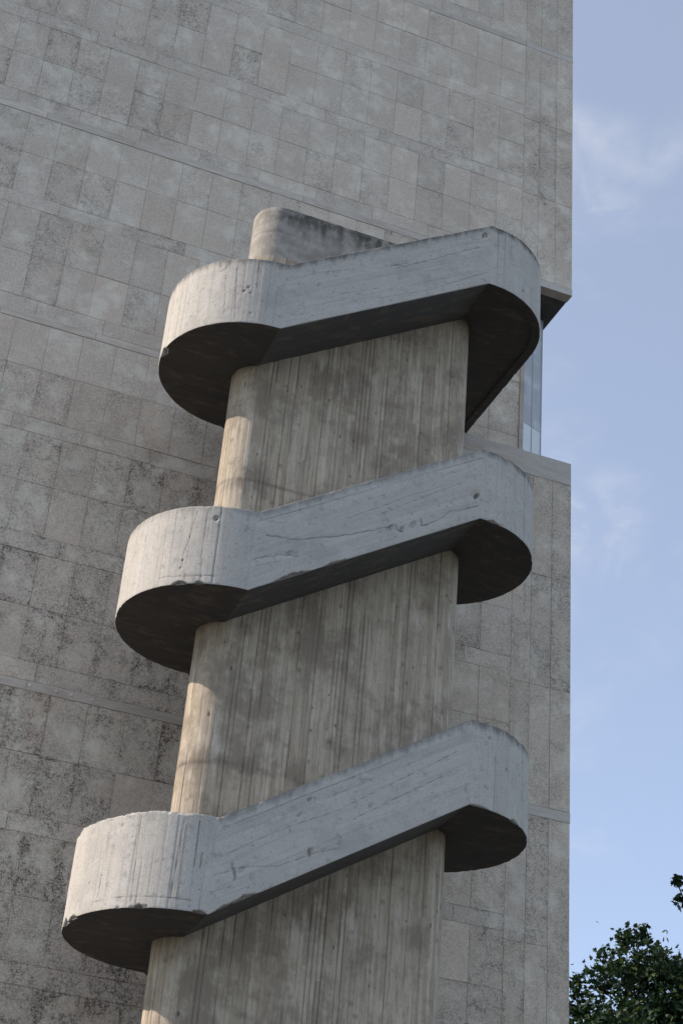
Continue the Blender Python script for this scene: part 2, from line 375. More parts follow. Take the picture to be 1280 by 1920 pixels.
seq = [(27.05, 27.32, 'b'), (26.25, 27.05, 'p'), (25.43, 26.25, 'p'), (25.14, 25.43, 'b'), (25.00, 25.14, 'l'), (24.19, 25.00, 'p'), (23.375, 24.19, 'p'), (23.10, 23.375, 'b'),
       (22.31, 23.10, 'p'), (21.50, 22.31, 'p'), (21.215, 21.50, 'b'), (20.44, 21.215, 'p'), (19.62, 20.44, 'p'), (19.345, 19.62, 'b'), (19.20, 19.345, 'l'),
       (18.38, 19.20, 'p'), (17.545, 18.38, 'p'), (17.29, 17.545, 'b'), (16.39, 17.29, 'p'), (15.57, 16.39, 'p'), (15.30, 15.57, 'b'), (15.165, 15.30, 'l'),
       (14.35, 15.165, 'p'), (13.50, 14.35, 'p'), (13.25, 13.50, 'b'), (12.42, 13.25, 'p'), (11.60, 12.42, 'p'), (11.325, 11.60, 'b'), (10.49, 11.325, 'p'), (9.685, 10.49, 'p'),
       (9.41, 9.685, 'b'), (9.27, 9.41, 'l'), (8.40, 9.27, 'p'), (7.58, 8.40, 'p'), (7.34, 7.58, 'b'), (6.53, 7.34, 'p'), (5.71, 6.53, 'p'), (5.44, 5.71, 'b'),
       (4.62, 5.44, 'p'), (3.77, 4.62, 'p'), (3.49, 3.77, 'b'), (3.35, 3.49, 'l'), (2.53, 3.35, 'p'), (1.70, 2.53, 'p'), (1.43, 1.70, 'b'), (0.6, 1.43, 'p'), (-0.25, 0.6, 'p'), (-1.0, -0.25, 'p'), (-1.7, -1.0, 'p')]
seq = [(27.32, 28.12, 'p'), (28.12, 28.93, 'p'), (28.93, 29.2, 'b'), (29.2, 30.05, 'p'), (30.05, 31.0, 'p')] + seq
pieces = []                                                     # name, x0,x1,z0,z1, face y, depth, mat, visible score
def in_notch(x0, x1, z0, z1): return x1 > NX+0.01 and z1+Z0 > NZ0+0.01 and z0+Z0 < NZ1-0.01
def clip_notch(x0, x1, z0, z1):
    """piece outside the notch: returns possibly trimmed rectangles"""
    if not in_notch(x0, x1, z0, z1): return [(x0, x1, z0, z1)]
    out = []
    if x0 < NX-0.05: out.append((x0, NX, z0, z1)); x0 = NX
    a, b = NZ0-Z0, NZ1-Z0
    if z0 < a-0.05: out.append((x0, x1, z0, a))
    if z1 > b+0.05: out.append((x0, x1, b, z1))
    return out
k0 = int(math.floor((XL-PX0)/PX))
xs = [XL]+[PX0+PX*k for k in range(k0+1, 40) if PX0+PX*k < XS-0.1]+[XS]
bx = [XL]+[PX0+0.26+PX*2*k+0.52 for k in range(-8, 20)]; bx = [x for x in bx if XL <= x < XS-0.35]; bx = sorted(set(bx))+[XS]
lx = [XL, -2.0, 1.15, 2.62, 5.6, 8.1, XS]
for z0, z1, kd in seq:
    edges = {'p': xs, 'b': bx, 'l': lx}[kd]
    for a, b in zip(edges, edges[1:]):
        for r in clip_notch(a, b, z0, z1):
            pieces.append(({'p': 'facing_panel', 'b': 'border_panel', 'l': 'ledge'}[kd],)+r)
sx = [XS, 10.035, 10.385, XR]
for z0, z1, kd in [(27.1, 29.1, 'p'), (29.1, 31.0, 'p'), (25.13, 27.1, 'p'), (24.99, 25.13, 'l'), (23.05, 24.99, 'p'), (21.16, 23.05, 'p'), (19.225, 21.16, 'p'), (19.07, 19.225, 'l'),
                   (15.02, 15.47, 'c'), (13.18, 15.02, 'p'), (11.24, 13.18, 'p'), (9.30, 11.24, 'p'), (9.14, 9.30, 'l'), (7.24, 9.14, 'p'), (5.32, 7.24, 'p'), (3.4, 5.32, 'p'), (1.5, 3.4, 'p'), (-0.4, 1.5, 'p'), (-1.7, -0.4, 'p')]:
    if kd == 'p':
        for a, b in zip(sx, sx[1:]): pieces.append(('corner_panel', a, b, z0, z1))
    elif kd == 'l': pieces.append(('ledge', XS+0.004, XR+0.008, z0, z1))
    else: pieces.append(('coping', XS-0.95, XR, z0, z1))
pieces = [p for p in pieces if not (p[0] in ('facing_panel', 'border_panel') and p[2] > XS-0.95+0.01 and p[1] < XS and p[3] > 14.7 and p[4] < 15.6) or p[1] < XS-0.96]
# recessed wall panels
for a, b in ((NX+0.01, 8.3), (8.3, 8.92), (8.92, 9.49), (9.49, 10.06)):
    for z0, z1 in ((15.47, 16.2), (16.2, 17.35), (17.35, 18.3), (18.3, 19.065)):
        pieces.append(('recessed_panel', a, b, z0, z1))
scored = []
for p in pieces:
    n, x0, x1, z0, z1 = p; y = YR if n == 'recessed_panel' else YW
    pts = [(x0+(x1-x0)*f, y, Z0+z0+(z1-z0)*g) for f in (0.1, 0.5, 0.9) for g in (0.1, 0.5, 0.9)]
    s = sum(visible(*q) for q in pts)/9*math.sqrt((x1-x0)*(z1-z0))
    scored.append((s, p))
facing = sorted([q for q in scored if q[1][0] == 'facing_panel'], key=lambda q: -q[0])
keep = set(id(q[1]) for q in facing[:300] if q[0] > 0)
joinV, joinF, joinU = {}, {}, {}
for s, p in scored:
    n, x0, x1, z0, z1 = p
    y = YR if n == 'recessed_panel' else YW
    w, h = x1-x0-GAP, z1-z0-GAP
    cx, cz = (x0+x1)/2, (z0+z1)/2
    dirt = 0.46+0.075*max(0, 14.5-cz)*(1 if cx < 6 else 0.5)+0.30*max(0, min(1, (cz-19.3)/1.0))*(cx < 3.6)*0.5 - 0.05*(cx > 4)*(cz > 15)
    dirt -= 0.20*(cz > 14)
    dirt = min(1.15, max(0.06, dirt+(rnd.uniform(-0.22, 0.10) if rnd.random() < 0.72 else rnd.uniform(0.15, 0.45))))
    if cz < 13.5 and 3.3 < cx < 5: dirt = min(1.15, dirt+0.25)
    tone = rnd.gauss(0.985, 0.030); hue = 0.25+0.6*rnd.random()**1.6
    if rnd.random() < 0.10: dirt *= 0.25; tone += 0.03; hue = rnd.uniform(0.6, 1.0)
    prou = rnd.choice((0, 0, 0, 0.001, 0.002, 0.003, 0.006))
    d = 0.034; ch = 0.002; mat = MAT_PANEL; rim = rnd.uniform(0.1, 0.35) if rnd.random() < 0.55 else rnd.uniform(0.5, 1.0)
    if cz < 13.5 and cx < 6: rim = min(1.0, rim+0.35)
    if n == 'border_panel': mat = MAT_BORDER; dirt *= 0.95
    if n == 'corner_panel': dirt = 0.5+rnd.uniform(-0.1, 0.25); hue = 0.3+0.4*rnd.random()
    if n == 'ledge':
        w = x1-x0-0.004; h = z1-z0-0.004; d = 0.09; ch = 0.004; prou = 0.009+rnd.uniform(-0.002, 0.002)
        mat = MAT_LEDGE if x0 < XS-0.01 else MAT_LEDGE_GREY; tone = rnd.uniform(0.86, 1.06)
        if z0+Z0 == NZ1 or abs(z0-19.07) < 1e-6: d = 0.2
    if n == 'ledge' and x0 > XS-0.01: prou = 0.004; tone = 0.88
    if n == 'coping': mat = MAT_LEDGE_GREY; d = 0.5; ch = 0.01; prou = 0.004; w = x1-x0; tone = 0.86
    if n == 'recessed_panel': dirt = 0.4; tone = 0.93; hue = 0.7
    if (n in ('facing_panel', 'border_panel', 'corner_panel')) and (s <= 0 or (n == 'facing_panel' and id(p) not in keep)):
        V, Fq, uv = box_data(-w/2, w/2, 0, d, -h/2, h/2, ch)
        L = joinV.setdefault(n, []); o0 = sum(len(q) for q in L)
        L.append(np.array(V)+np.array((cx, y-prou, cz+Z0))); joinF.setdefault(n, []).append(np.array(Fq)+o0); joinU.setdefault(n, []).append(np.array(uv))
        continue
    o = link(n, piece_mesh(n, w, h, d, ch), mat, bld, Vector((cx, y-prou, cz+Z0))+bld_inv)
    if not o.data.materials: o.data.materials.append(mat)
    o['tone'] = tone; o['dirt'] = dirt; o['hue'] = hue; o['joined'] = 0.0; o['rim'] = rim
    if n == 'facing_panel': o.rotation_euler = (rnd.gauss(0, 0.0016), 0, rnd.gauss(0, 0.0022))
for n in joinV:
    me = mesh_np(n+'_field', np.concatenate(joinV[n]), np.concatenate(joinF[n]), np.concatenate(joinU[n]))
    o = link(n+'_field', me, MAT_PANEL, bld, bld_inv, kind='stuff'); o['tone'] = 0.98; o['dirt'] = 0.6; o['hue'] = 0.35; o['joined'] = 1.0; o['rim'] = 0.4
# bolt sockets left in the ledge at the left
for x in (2.66, 3.02, 3.23, 3.52):
    bm = bmesh.new(); bmesh.ops.create_cone(bm, cap_ends=True, segments=10, radius1=0.020, radius2=0.016, depth=0.008, matrix=Matrix.Rotation(math.pi/2, 4, 'X'))
    me = bpy.data.meshes.new('bolt_plug'); bm.to_mesh(me); bm.free()
    link('bolt_plug', me, MAT_LEDGE_GREY, bld, Vector((x, YW-0.016, Z0+9.345))+bld_inv, tone=1.25)
# corner window of the recess: bronze post, angled glass
bbox_('bronze_post', 10.062, 10.135, YR-0.03, YR+0.09, NZ0, NZ1, MAT_BRONZE)
ang = math.radians(21); wd = Vector((math.cos(ang), math.sin(ang), 0)); wn_ = Vector((math.sin(ang), -math.cos(ang), 0))
win = bpy.data.objects.new('corner_window', None); COL.objects.link(win); win.parent = bld; win.location = Vector((10.14, YR+0.02, NZ0))+bld_inv; win.rotation_euler = (0, 0, ang)
WW = 0.46; WH = NZ1-NZ0
def wbox(name, x0, x1, z0, z1, y0, y1, mat): return box(name, x0, x1, y0, y1, z0, z1, mat, win, 0.0, tone=1.0)
zc = [0.012, 0.52, 1.10, WH-0.004]
for i in range(3):
    for a, b in ((0.008, WW/2-0.008), (WW/2+0.008, WW-0.008)):
        wbox('pane', a, b, zc[i]+0.006, zc[i+1]-0.006, 0.0, 0.02, MAT_GLASS_PALE if i < 2 else MAT_GLASS)
wbox('mullion', WW/2-0.008, WW/2+0.008, 0.0, WH-0.002, -0.008, 0.022, MAT_FRAME)
wbox('frame', WW-0.008, WW+0.012, 0.0, WH-0.002, -0.012, 0.06, MAT_FRAME)
for z in zc[1:-1]: wbox('transom', 0.0, WW-0.008, z-0.006, z+0.006, -0.004, 0.02, MAT_FRAME)
pv = [(10.56, YR+0.2), (10.56, 28), (10.06, 28), (10.062, YR+0.1)]
V = [(x, y, z) for z in (NZ0, NZ1-0.002) for x, y in pv]
o = link('recessed_side_wall', mesh_np('recessed_side_wall', V, [(0, 1, 5, 4), (1, 2, 6, 5), (2, 3, 7, 6), (3, 0, 4, 7), (4, 5, 6, 7), (0, 3, 2, 1)]), MAT_FRAME, bld, bld_inv)

# ------------------------------------------------------------------ the stair tower
XA, XB, YF = 4.5364, 7.5405, 16.7018            # ends of the straight flights, outer front plane
RL, RR = 1.2776, 1.2428                         # outer radius of the left and right landings
YC = YF+RL; CA, CB, CR = 4.660, 7.403, 0.3728   # core: end centres and half thickness
H, RISE, PH, PT = 3.998, 1.9173, 1.102, 0.13    # storey, front flight rise, parapet height and thickness
ZL0 = Z0+13.589; CTOP = Z0+16.535
SLOPE = RISE/(XB-XA)
tower = thing('stair_tower', 'open air concrete staircase winding round a tall board-marked wall, before the panelled building', 'staircase', (6.0, YC, 0))
tinv = Vector((-6.0, -YC, 0))

def carve(kind, u, v, seed, cracks, holes, chips, wear):
    """outward displacement and stain of a parapet face; u along, v up, metres"""
    d = np.zeros_like(u); st = np.zeros_like(u)
    rs = np.random.RandomState(seed)
    a, b = (v, u) if kind == 'slope' else (u, v)
    bw = 0.137 if kind == 'slope' else 0.115
    wob = (fbm(b*0.8, a*0+seed, seed, 2)-0.5)*0.012
    idx = np.floor((a+wob)/bw).astype(int); off = np.random.RandomState(seed+3).uniform(-0.0022, 0.0022, 400)[idx % 400]
    d += off
    fr = np.abs((a+wob)/bw-np.round((a+wob)/bw))*bw
    strength = np.random.RandomState(seed+5).choice([0.1, 0.3, 0.5, 1.0], 400)[np.round((a+wob)/bw).astype(int) % 400]
    pres = sstep(0.36, 0.52, fbm(b*1.1, np.round((a+wob)/bw)*3.7, seed+9, 3))
    g = np.exp(-(fr/0.006)**2)*strength*pres
    d -= 0.0045*g; st += 0.5*g
    d += (fbm(u*1.6, v*1.6, seed+1, 2)-0.5)*0.004+(fbm(u*14, v*14, seed+2, 3)-0.5)*0.0025
    # spalled lower and upper arrises
    ncb = fbm(u*9.0, u*0, seed+21, 4); cb = np.clip((ncb-0.60)/0.25, 0, 1)*wear
    hb = 0.006+0.05*cb
    d -= np.clip(1-v/hb, 0, 1)**0.7*(0.003+0.035*cb)
    nct = fbm(u*8.0, u*0+5, seed+31, 4); ct = np.clip((nct-0.58)/0.25, 0, 1)*wear
    ht = 0.010+0.05*ct
    d -= np.clip(1-(PH-v)/ht, 0, 1)**0.7*(0.004+0.03*ct)
    for u0, w, h, dep in chips:                 # broken arris pieces, h<0 for the coping
        prof = np.clip(1-np.abs(u-u0)/w, 0, 1)**0.5*(0.45+1.1*fbm(u*22, u*0, seed, 3))
        if h > 0: mm = sstep(0, 0.35, prof-v/h)
        else: mm = sstep(0, 0.35, prof-(PH-v)/(-h))
        d -= mm*dep*(0.6+0.8*fbm(u*30, v*30, seed+61, 2)); st += 0.8*mm*(h > 0)  # lower chips coloured dark, as their undersides would look in shade
    for pts, w, dep in cracks:
        best = np.full(u.shape, 9.0)
        for (ua, va), (ub, vb) in zip(pts, pts[1:]):
            n = max(2, int(math.hypot(ub-ua, vb-va)/0.05)); t = np.linspace(0, 1, n+1)
            jt = 0.15 if w < 0.0055 else 1.0; jx = ua+(ub-ua)*t+jt*np.r_[0, rs.uniform(-.008, .008, n-1), 0]; jy = va+(vb-va)*t+jt*np.r_[0, rs.uniform(-.014, .014, n-1), 0]
            for i in range(n):
                ex, ey = jx[i+1]-jx[i], jy[i+1]-jy[i]; L = ex*ex+ey*ey+1e-12
                tt = np.clip(((u-jx[i])*ex+(v-jy[i])*ey)/L, 0, 1)
                best = np.minimum(best, np.hypot(u-jx[i]-tt*ex, v-jy[i]-tt*ey))
        k = np.exp(-(best/w)**2)*(0.55+0.45*vnoise(u*14, v*14, seed))
        d -= 0.7*dep*k; st += 0.85*k  # crack colour holds grime and painted recess shade together
    for (u0, v0), r, dep, dark in holes:
        rr = np.hypot(u-u0, v-v0)*(0.75+0.6*fbm(u*16, v*16, seed+41, 2))
        k = sstep(r, r*0.55, rr); d -= dep*k; st += dark*k
    return d, np.clip(st, 0, 1)

def parapet(name, parent, kind, pts, zb, seed, step=0.013, thick=PT, cracks=(), holes=(), chips=(), soot=0.6, wear=0.5, fine=True):
    """pts: outline polyline of the outer face (x, y), normals point right of travel; zb: bottom height per point"""
    pts = np.array(pts, float); zb = np.array(zb, float)
    seg = np.hypot(*np.diff(pts, axis=0).T); s = np.r_[0, np.cumsum(seg)]
    nu = max(8, int(s[-1]/step)); su = np.linspace(0, s[-1], nu)
    X = np.interp(su, s, pts[:, 0]); Y = np.interp(su, s, pts[:, 1]); Zb = np.interp(su, s, zb)
    tx, ty = np.gradient(X, su), np.gradient(Y, su); L = np.hypot(tx, ty); nx, ny = ty/L, -tx/L
    nv = int(PH/step)+1 if fine else 8
    vv = np.linspace(0, PH, nv)
    U, Vv = np.meshgrid(su, vv, indexing='ij')
    D, ST = carve(kind, U, Vv, seed, cracks, holes, chips, wear)
    fade = sstep(0, 0.03, np.minimum(U, s[-1]-U)); D = D*fade-0.002*(1-fade)
    ztop = (fbm(su*3, su*0, seed+51, 3)-0.5)*0.016*sstep(0, 0.03, np.minimum(su, s[-1]-su))
    P = np.stack([X[:, None]+nx[:, None]*D, Y[:, None]+ny[:, None]*D, Zb[:, None]+Vv+ztop[:, None]*(Vv/PH)], -1)
    inner = []
    for v_ in (PH, 0.22, 0.0):
        inner.append(np.stack([X-nx*thick, Y-ny*thick, Zb+v_], -1)[:, None])
    A = np.concatenate([P]+inner, 1); nvt = A.shape[1]
    uv = np.concatenate([np.stack([U, Vv], -1)]+[np.stack([su, su*0+q], -1)[:, None] for q in (PH+0.05, 0.3, 0.3)], 1)
    stain_shade = np.concatenate([ST, np.zeros((nu, 3))], 1)
    i, j = np.meshgrid(np.arange(nu-1), np.arange(nvt), indexing='ij'); j2 = (j+1) % nvt
    Fq = np.stack([i*nvt+j, (i+1)*nvt+j, (i+1)*nvt+j2, i*nvt+j2], -1).reshape(-1, 4)
    me = mesh_np(name, A.reshape(-1, 3), Fq, uv.reshape(-1, 2), stain_shade.reshape(-1), smooth=True)
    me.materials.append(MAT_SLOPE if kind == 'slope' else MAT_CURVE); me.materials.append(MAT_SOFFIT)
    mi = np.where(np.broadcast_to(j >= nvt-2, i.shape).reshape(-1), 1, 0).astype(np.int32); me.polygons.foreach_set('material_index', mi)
    o = link(name, me, None, parent, (0, 0, 0))
    o['seed'] = float(seed); o['soot'] = soot
    return o
def prism(name, poly, z0, z1, mat, parent, loc):
    n = len(poly); V = [(x, y, z0) for x, y in poly]+[(x, y, z1) for x, y in poly]
    bm = bmesh.new(); vs = [bm.verts.new(v) for v in V]
    bm.faces.new(vs[:n][::-1]); bm.faces.new(vs[n:])
    for i in range(n): bm.faces.new((vs[i], vs[(i+1) % n], vs[n+(i+1) % n], vs[n+i]))
    bmesh.ops.recalc_face_normals(bm, faces=bm.faces)
    me = bpy.data.meshes.new(name); bm.to_mesh(me); bm.free()
    return link(name, me, mat, parent, loc)
def flight(y0, y1, xa, za, xb, zb, up_right, loc, nstep=11):
    """sloped slab with treads between the core and the parapet"""
    bm = bmesh.new(); th = 0.16
    prof = [(xa, za), (xb, zb)]
    top = []
    xs_ = np.linspace(xa, xb, nstep+1); zs_ = np.linspace(za, zb, nstep+1)
    for i in range(nstep):
        zt = max(zs_[i], zs_[i+1])+0.20
        top += [(xs_[i], zt), (xs_[i+1], zt)]
    prof = [(xa, za), (xb, zb)]+top[::-1]
    a = [bm.verts.new((x, y0, z)) for x, z in prof]; b = [bm.verts.new((x, y1, z)) for x, z in prof]
    bm.faces.new(a); bm.faces.new(b[::-1]); n = len(prof)
    for i in range(n): bm.faces.new((a[(i+1) % n], a[i], b[i], b[(i+1) % n]))
    bmesh.ops.recalc_face_normals(bm, faces=bm.faces)
    me = bpy.data.meshes.new('flight'); bm.to_mesh(me); bm.free()
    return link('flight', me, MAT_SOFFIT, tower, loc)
def arc(cx, cy, r, a0, a1, n=60):               # angle measured from the front (-Y), positive to the right (+X)
    return [(cx+r*math.sin(t), cy-r*math.cos(t)) for t in np.linspace(a0, a1, n)]

YBACK = YF+2*RL
DEF_F = {0: dict(cracks=[([(6.238, .642), (6.8, .69), (7.374, .731)], .006, .007), ([(6.0, .722), (6.15, .70), (6.2, .66), (6.24, .642)], .006, .008), ([(6.037, .722), (6.3, .70)], .004, .005), ([(4.92, .86), (5.5, .79)], .004, .004),
                         ([(5.3, .39), (5.87, .348)], .004, .004), ([(5.9, .16), (6.6, .12), (7.5, .22)], .005, .005)],
                 holes=[((7.44, .93), .075, .012, .05), ((7.42, .95), .014, .02, .9), ((7.42, .92), .014, .02, .9), ((7.47, .95), .014, .02, .9), ((7.47, .92), .014, .02, .9), ((7.445, .975), .022, .01, .6), ((5.1, .80), .045, .003, .25), ((5.0, .62), .05, .003, .25), ((7.05, .10), .012, .015, .8)],
                 chips=[]),
         1: dict(cracks=[([(4.685, .724), (5.101, .504), (5.374, .449), (5.791, .345), (6.1, .31), (6.354, .295)], .008, .014), ([(6.37, .295), (6.40, .20), (6.47, .152)], .009, .016),
                         ([(6.70, .27), (6.72, .16), (6.794, .146)], .009, .015), ([(6.794, .146), (7.013, .19), (7.1, .25), (7.31, .22), (7.50, .20)], .006, .010),
                         ([(4.556, .411), (4.849, .384), (5.124, .27)], .006, .009), ([(4.6, .31), (4.9, .28)], .005, .007), ([(5.7, .62), (6.4, .66)], .004, .005), ([(6.1, .53), (7.3, .66)], .004, .005)],
                 holes=[((7.474, .371), .05, .03, .7), ((7.44, .40), .09, .008, .1), ((6.30, .27), .05, .012, .35), ((6.60, .22), .06, .010, .25), ((6.45, .20), .05, .012, .45), ((5.0, .35), .05, .008, .25)],
                 chips=[(5.05, .22, .05, .03), (5.6, .15, .03, .02)]),
         2: dict(cracks=[([(4.736, .48), (4.76, .40), (4.787, .276)], .012, .018), ([(4.75, .42), (4.951, .356), (5.256, .224), (5.676, .198), (5.987, .127)], .004, .006), ([(5.60, .28), (5.62, .17)], .007, .012),
                         ([(4.44, .45), (4.73, .40)], .004, .006), ([(4.45, .25), (4.75, .22)], .004, .006), ([(4.6, .62), (5.2, .66), (6.0, .60)], .004, .004), ([(6.0, .62), (7.35, .75)], .004, .006), ([(6.1, .42), (7.3, .52)], .004, .005)],
                 holes=[((5.555, .886), .035, .015, .35), ((5.446, .738), .03, .012, .3), ((4.85, .36), .06, .008, .2), ((5.62, .24), .05, .01, .35), ((6.3, .5), .04, .006, .25)],
                 chips=[(4.90, .16, .050, .025), (4.70, .10, .035, .025), (4.45, .12, -.05, .06)])}
for k in DEF_F:                                  # authored in world x, the face counts from the flight's foot
    D_ = DEF_F[k]
    D_['cracks'] = [([(a-XA, b) for a, b in pts], w, dd) for pts, w, dd in D_['cracks']]
    D_['holes'] = [((a-XA, b), r, dd, dk) for (a, b), r, dd, dk in D_['holes']]
    D_['chips'] = [(a-XA, w, h, dd) for a, w, h, dd in D_['chips']]
ARC = math.pi*RL
def lc(u): return ARC-u                          # authored from the front kink, the ribbon runs back to front
DEF_L = {0: dict(cracks=[([(lc(.845), .976), (lc(.82), .6), (lc(.775), .085)], .004, .006), ([(lc(.691), .958), (lc(.66), .5), (lc(.622), .03)], .005, .008), ([(lc(.945), .90), (lc(.86), .93), (lc(.83), 1.0)], .005, .008), ([(lc(.40), 1.05), (lc(.385), .6)], .005, .006)],
                 holes=[((lc(.50), .60), .03, .008, .5), ((lc(.46), .50), .03, .008, .4), ((lc(.55), .53), .03, .008, .5), ((lc(.42), .16), .03, .006, .3)], chips=[(lc(1.95), .12, .06, .06)]),
         1: dict(cracks=[([(lc(.747), 1.013), (lc(.78), .8), (lc(.80), .632), (lc(.85), .40), (lc(.84), .25)], .005, .009), ([(lc(.613), 1.0), (lc(.62), .5), (lc(.588), .05)], .005, .008), ([(lc(1.15), .12), (lc(.8), .10), (lc(.42), .11)], .006, .007), ([(lc(.79), .14), (lc(.79), .03)], .006, .01)],
                 holes=[((lc(.502), .922), .045, .022, .35), ((lc(.50), .90), .015, .03, .9), ((lc(.85), .33), .025, .008, .4), ((lc(.86), .22), .025, .008, .4)], chips=[(lc(.85), .10, .05, .03), (lc(.6), .06, .05, .03)]),
         2: dict(cracks=[([(lc(.884), 1.044), (lc(.87), .5), (lc(.858), .071)], .005, .010), ([(lc(1.288), .901), (lc(1.30), .4), (lc(1.31), .051)], .004, .006), ([(lc(.39), .995), (lc(.41), .5), (lc(.429), .085)], .005, .008), ([(lc(.36), .97), (lc(.36), .09)], .004, -.004),
                         ([(lc(.217), 1.018), (lc(.22), .5)], .004, .004), ([(lc(.142), .66), (lc(.15), .50)], .010, .015), ([(lc(1.5), .10), (lc(.9), .125), (lc(.2), .12)], .004, .004)],
                 holes=[((lc(1.1), .95), .03, .006, .2), ((lc(.95), .8), .012, .008, .5), ((lc(1.3), .4), .015, .008, .5)],
                 chips=[(lc(1.288), .25, -.07, .06), (lc(1.65), .22, -.06, .05), (lc(2.05), .2, -.08, .06), (lc(1.0), .2, -.03, .03), (lc(.761), .05, .045, .03), (lc(.10), .08, .035, .03), (lc(1.75), .10, .05, .03), (lc(2.0), .10, .07, .035)])}
NT = 4
for k in range(NT):
    zl = ZL0-H*k; zr = zl+RISE
    # left half-round landing, level
    out = arc(XA, YC, RL, -math.pi, 0.0)
    inn = arc(XA, YC, RL-PT+0.01, -math.pi, 0.0, 48)
    poly = [(x, y) for x, y in inn]
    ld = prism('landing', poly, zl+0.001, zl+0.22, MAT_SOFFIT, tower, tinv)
    kw = DEF_L.get(k, {})
    parapet('parapet', ld, 'curve', out, [zl]*len(out), 100+k, wear=(.12, .25, .6, 1)[k], soot=(0.75, 0.35, 0.12, .3)[k], step=0.012 if k < 3 else 0.08, **kw)
    # front flight
    fo = flight(YF+PT-0.01, YC-CR+0.02, XA, zl+0.001, XB, zr+0.001, True, tinv)
    pts = [(XA, YF), (XB, YF)]
    parapet('parapet', fo, 'slope', pts, [zl, zr], 200+k, wear=(.1, .3, .5, 1)[k], soot=(0.85, 0.55, 0.6, .5)[k], step=0.011 if k < 3 else 0.08, **DEF_F.get(k, {}))
    if k == 0:                                   # top landing runs on as a bridge into the notch of the building
        x0 = 7.5948; cyr = YF+RR
        out = [(XB, YF), (x0, YF)]+arc(x0, cyr, RR, 0.0, math.pi/2, 40)[1:]+[(x0+RR, y) for y in (18.5, 19.2, 19.8, YR-0.01)]
        inn = [(XB, YF+PT-0.01), (x0, YF+PT-0.01)]+arc(x0, cyr, RR-PT+0.01, 0.0, math.pi/2, 36)[1:]+[(x0+RR-PT+0.01, YR-0.02), (NX+0.03, YR-0.02), (NX+0.03, YC+CR), (XB, YC+CR)]
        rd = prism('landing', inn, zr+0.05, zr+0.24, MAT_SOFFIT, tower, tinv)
        parapet('parapet', rd, 'curve', out, [zr]*len(out), 300, soot=1.0, wear=0.2, holes=[((0.62, .18), .03, .012, .6), ((1.0, .3), .02, .012, .6)])
        parapet('parapet', rd, 'curve', [(NX+0.03, YR-0.03), (NX+0.03, YC+CR+0.02)], [zr, zr], 310, step=0.08)
    else:
        cyr = YF+RR
        out = arc(XB, cyr, RR, 0.0, math.pi, 60)
        inn = arc(XB, cyr, RR-PT+0.01, 0.0, math.pi, 48)
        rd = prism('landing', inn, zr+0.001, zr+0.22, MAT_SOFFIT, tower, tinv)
        parapet('parapet', rd, 'curve', out, [zr]*len(out), 300+k, soot=(1, 0.8, 0.85, .5)[k], step=0.012 if k < 3 else 0.08,
                holes=[((0.25, .92), .03, .012, .3), ((0.55, .60), .03, .012, .3), ((0.95, .85), .03, .01, .3)] if k == 2 else [((.3, .2), .03, .006, .2)],
                chips=[(0.75, .08, .035, .025), (0.12, .15, .02, .012)] if k == 2 else [(0.2, .1, .03, .02)])
        # back flight, rising leftwards to the landing above
        yb = YF+2*RL
        flight(YC+CR-0.02, yb-PT+0.01, XA, zl+H+0.001, XB, zr+0.001, False, tinv)
        bo = [c for c in tower.children if c.name.startswith('flight')][-1]
        parapet('parapet', bo, 'slope', [(XB, yb-2*(RL-RR)), (XA, yb)], [zr, zl+H], 400+k, step=0.08)
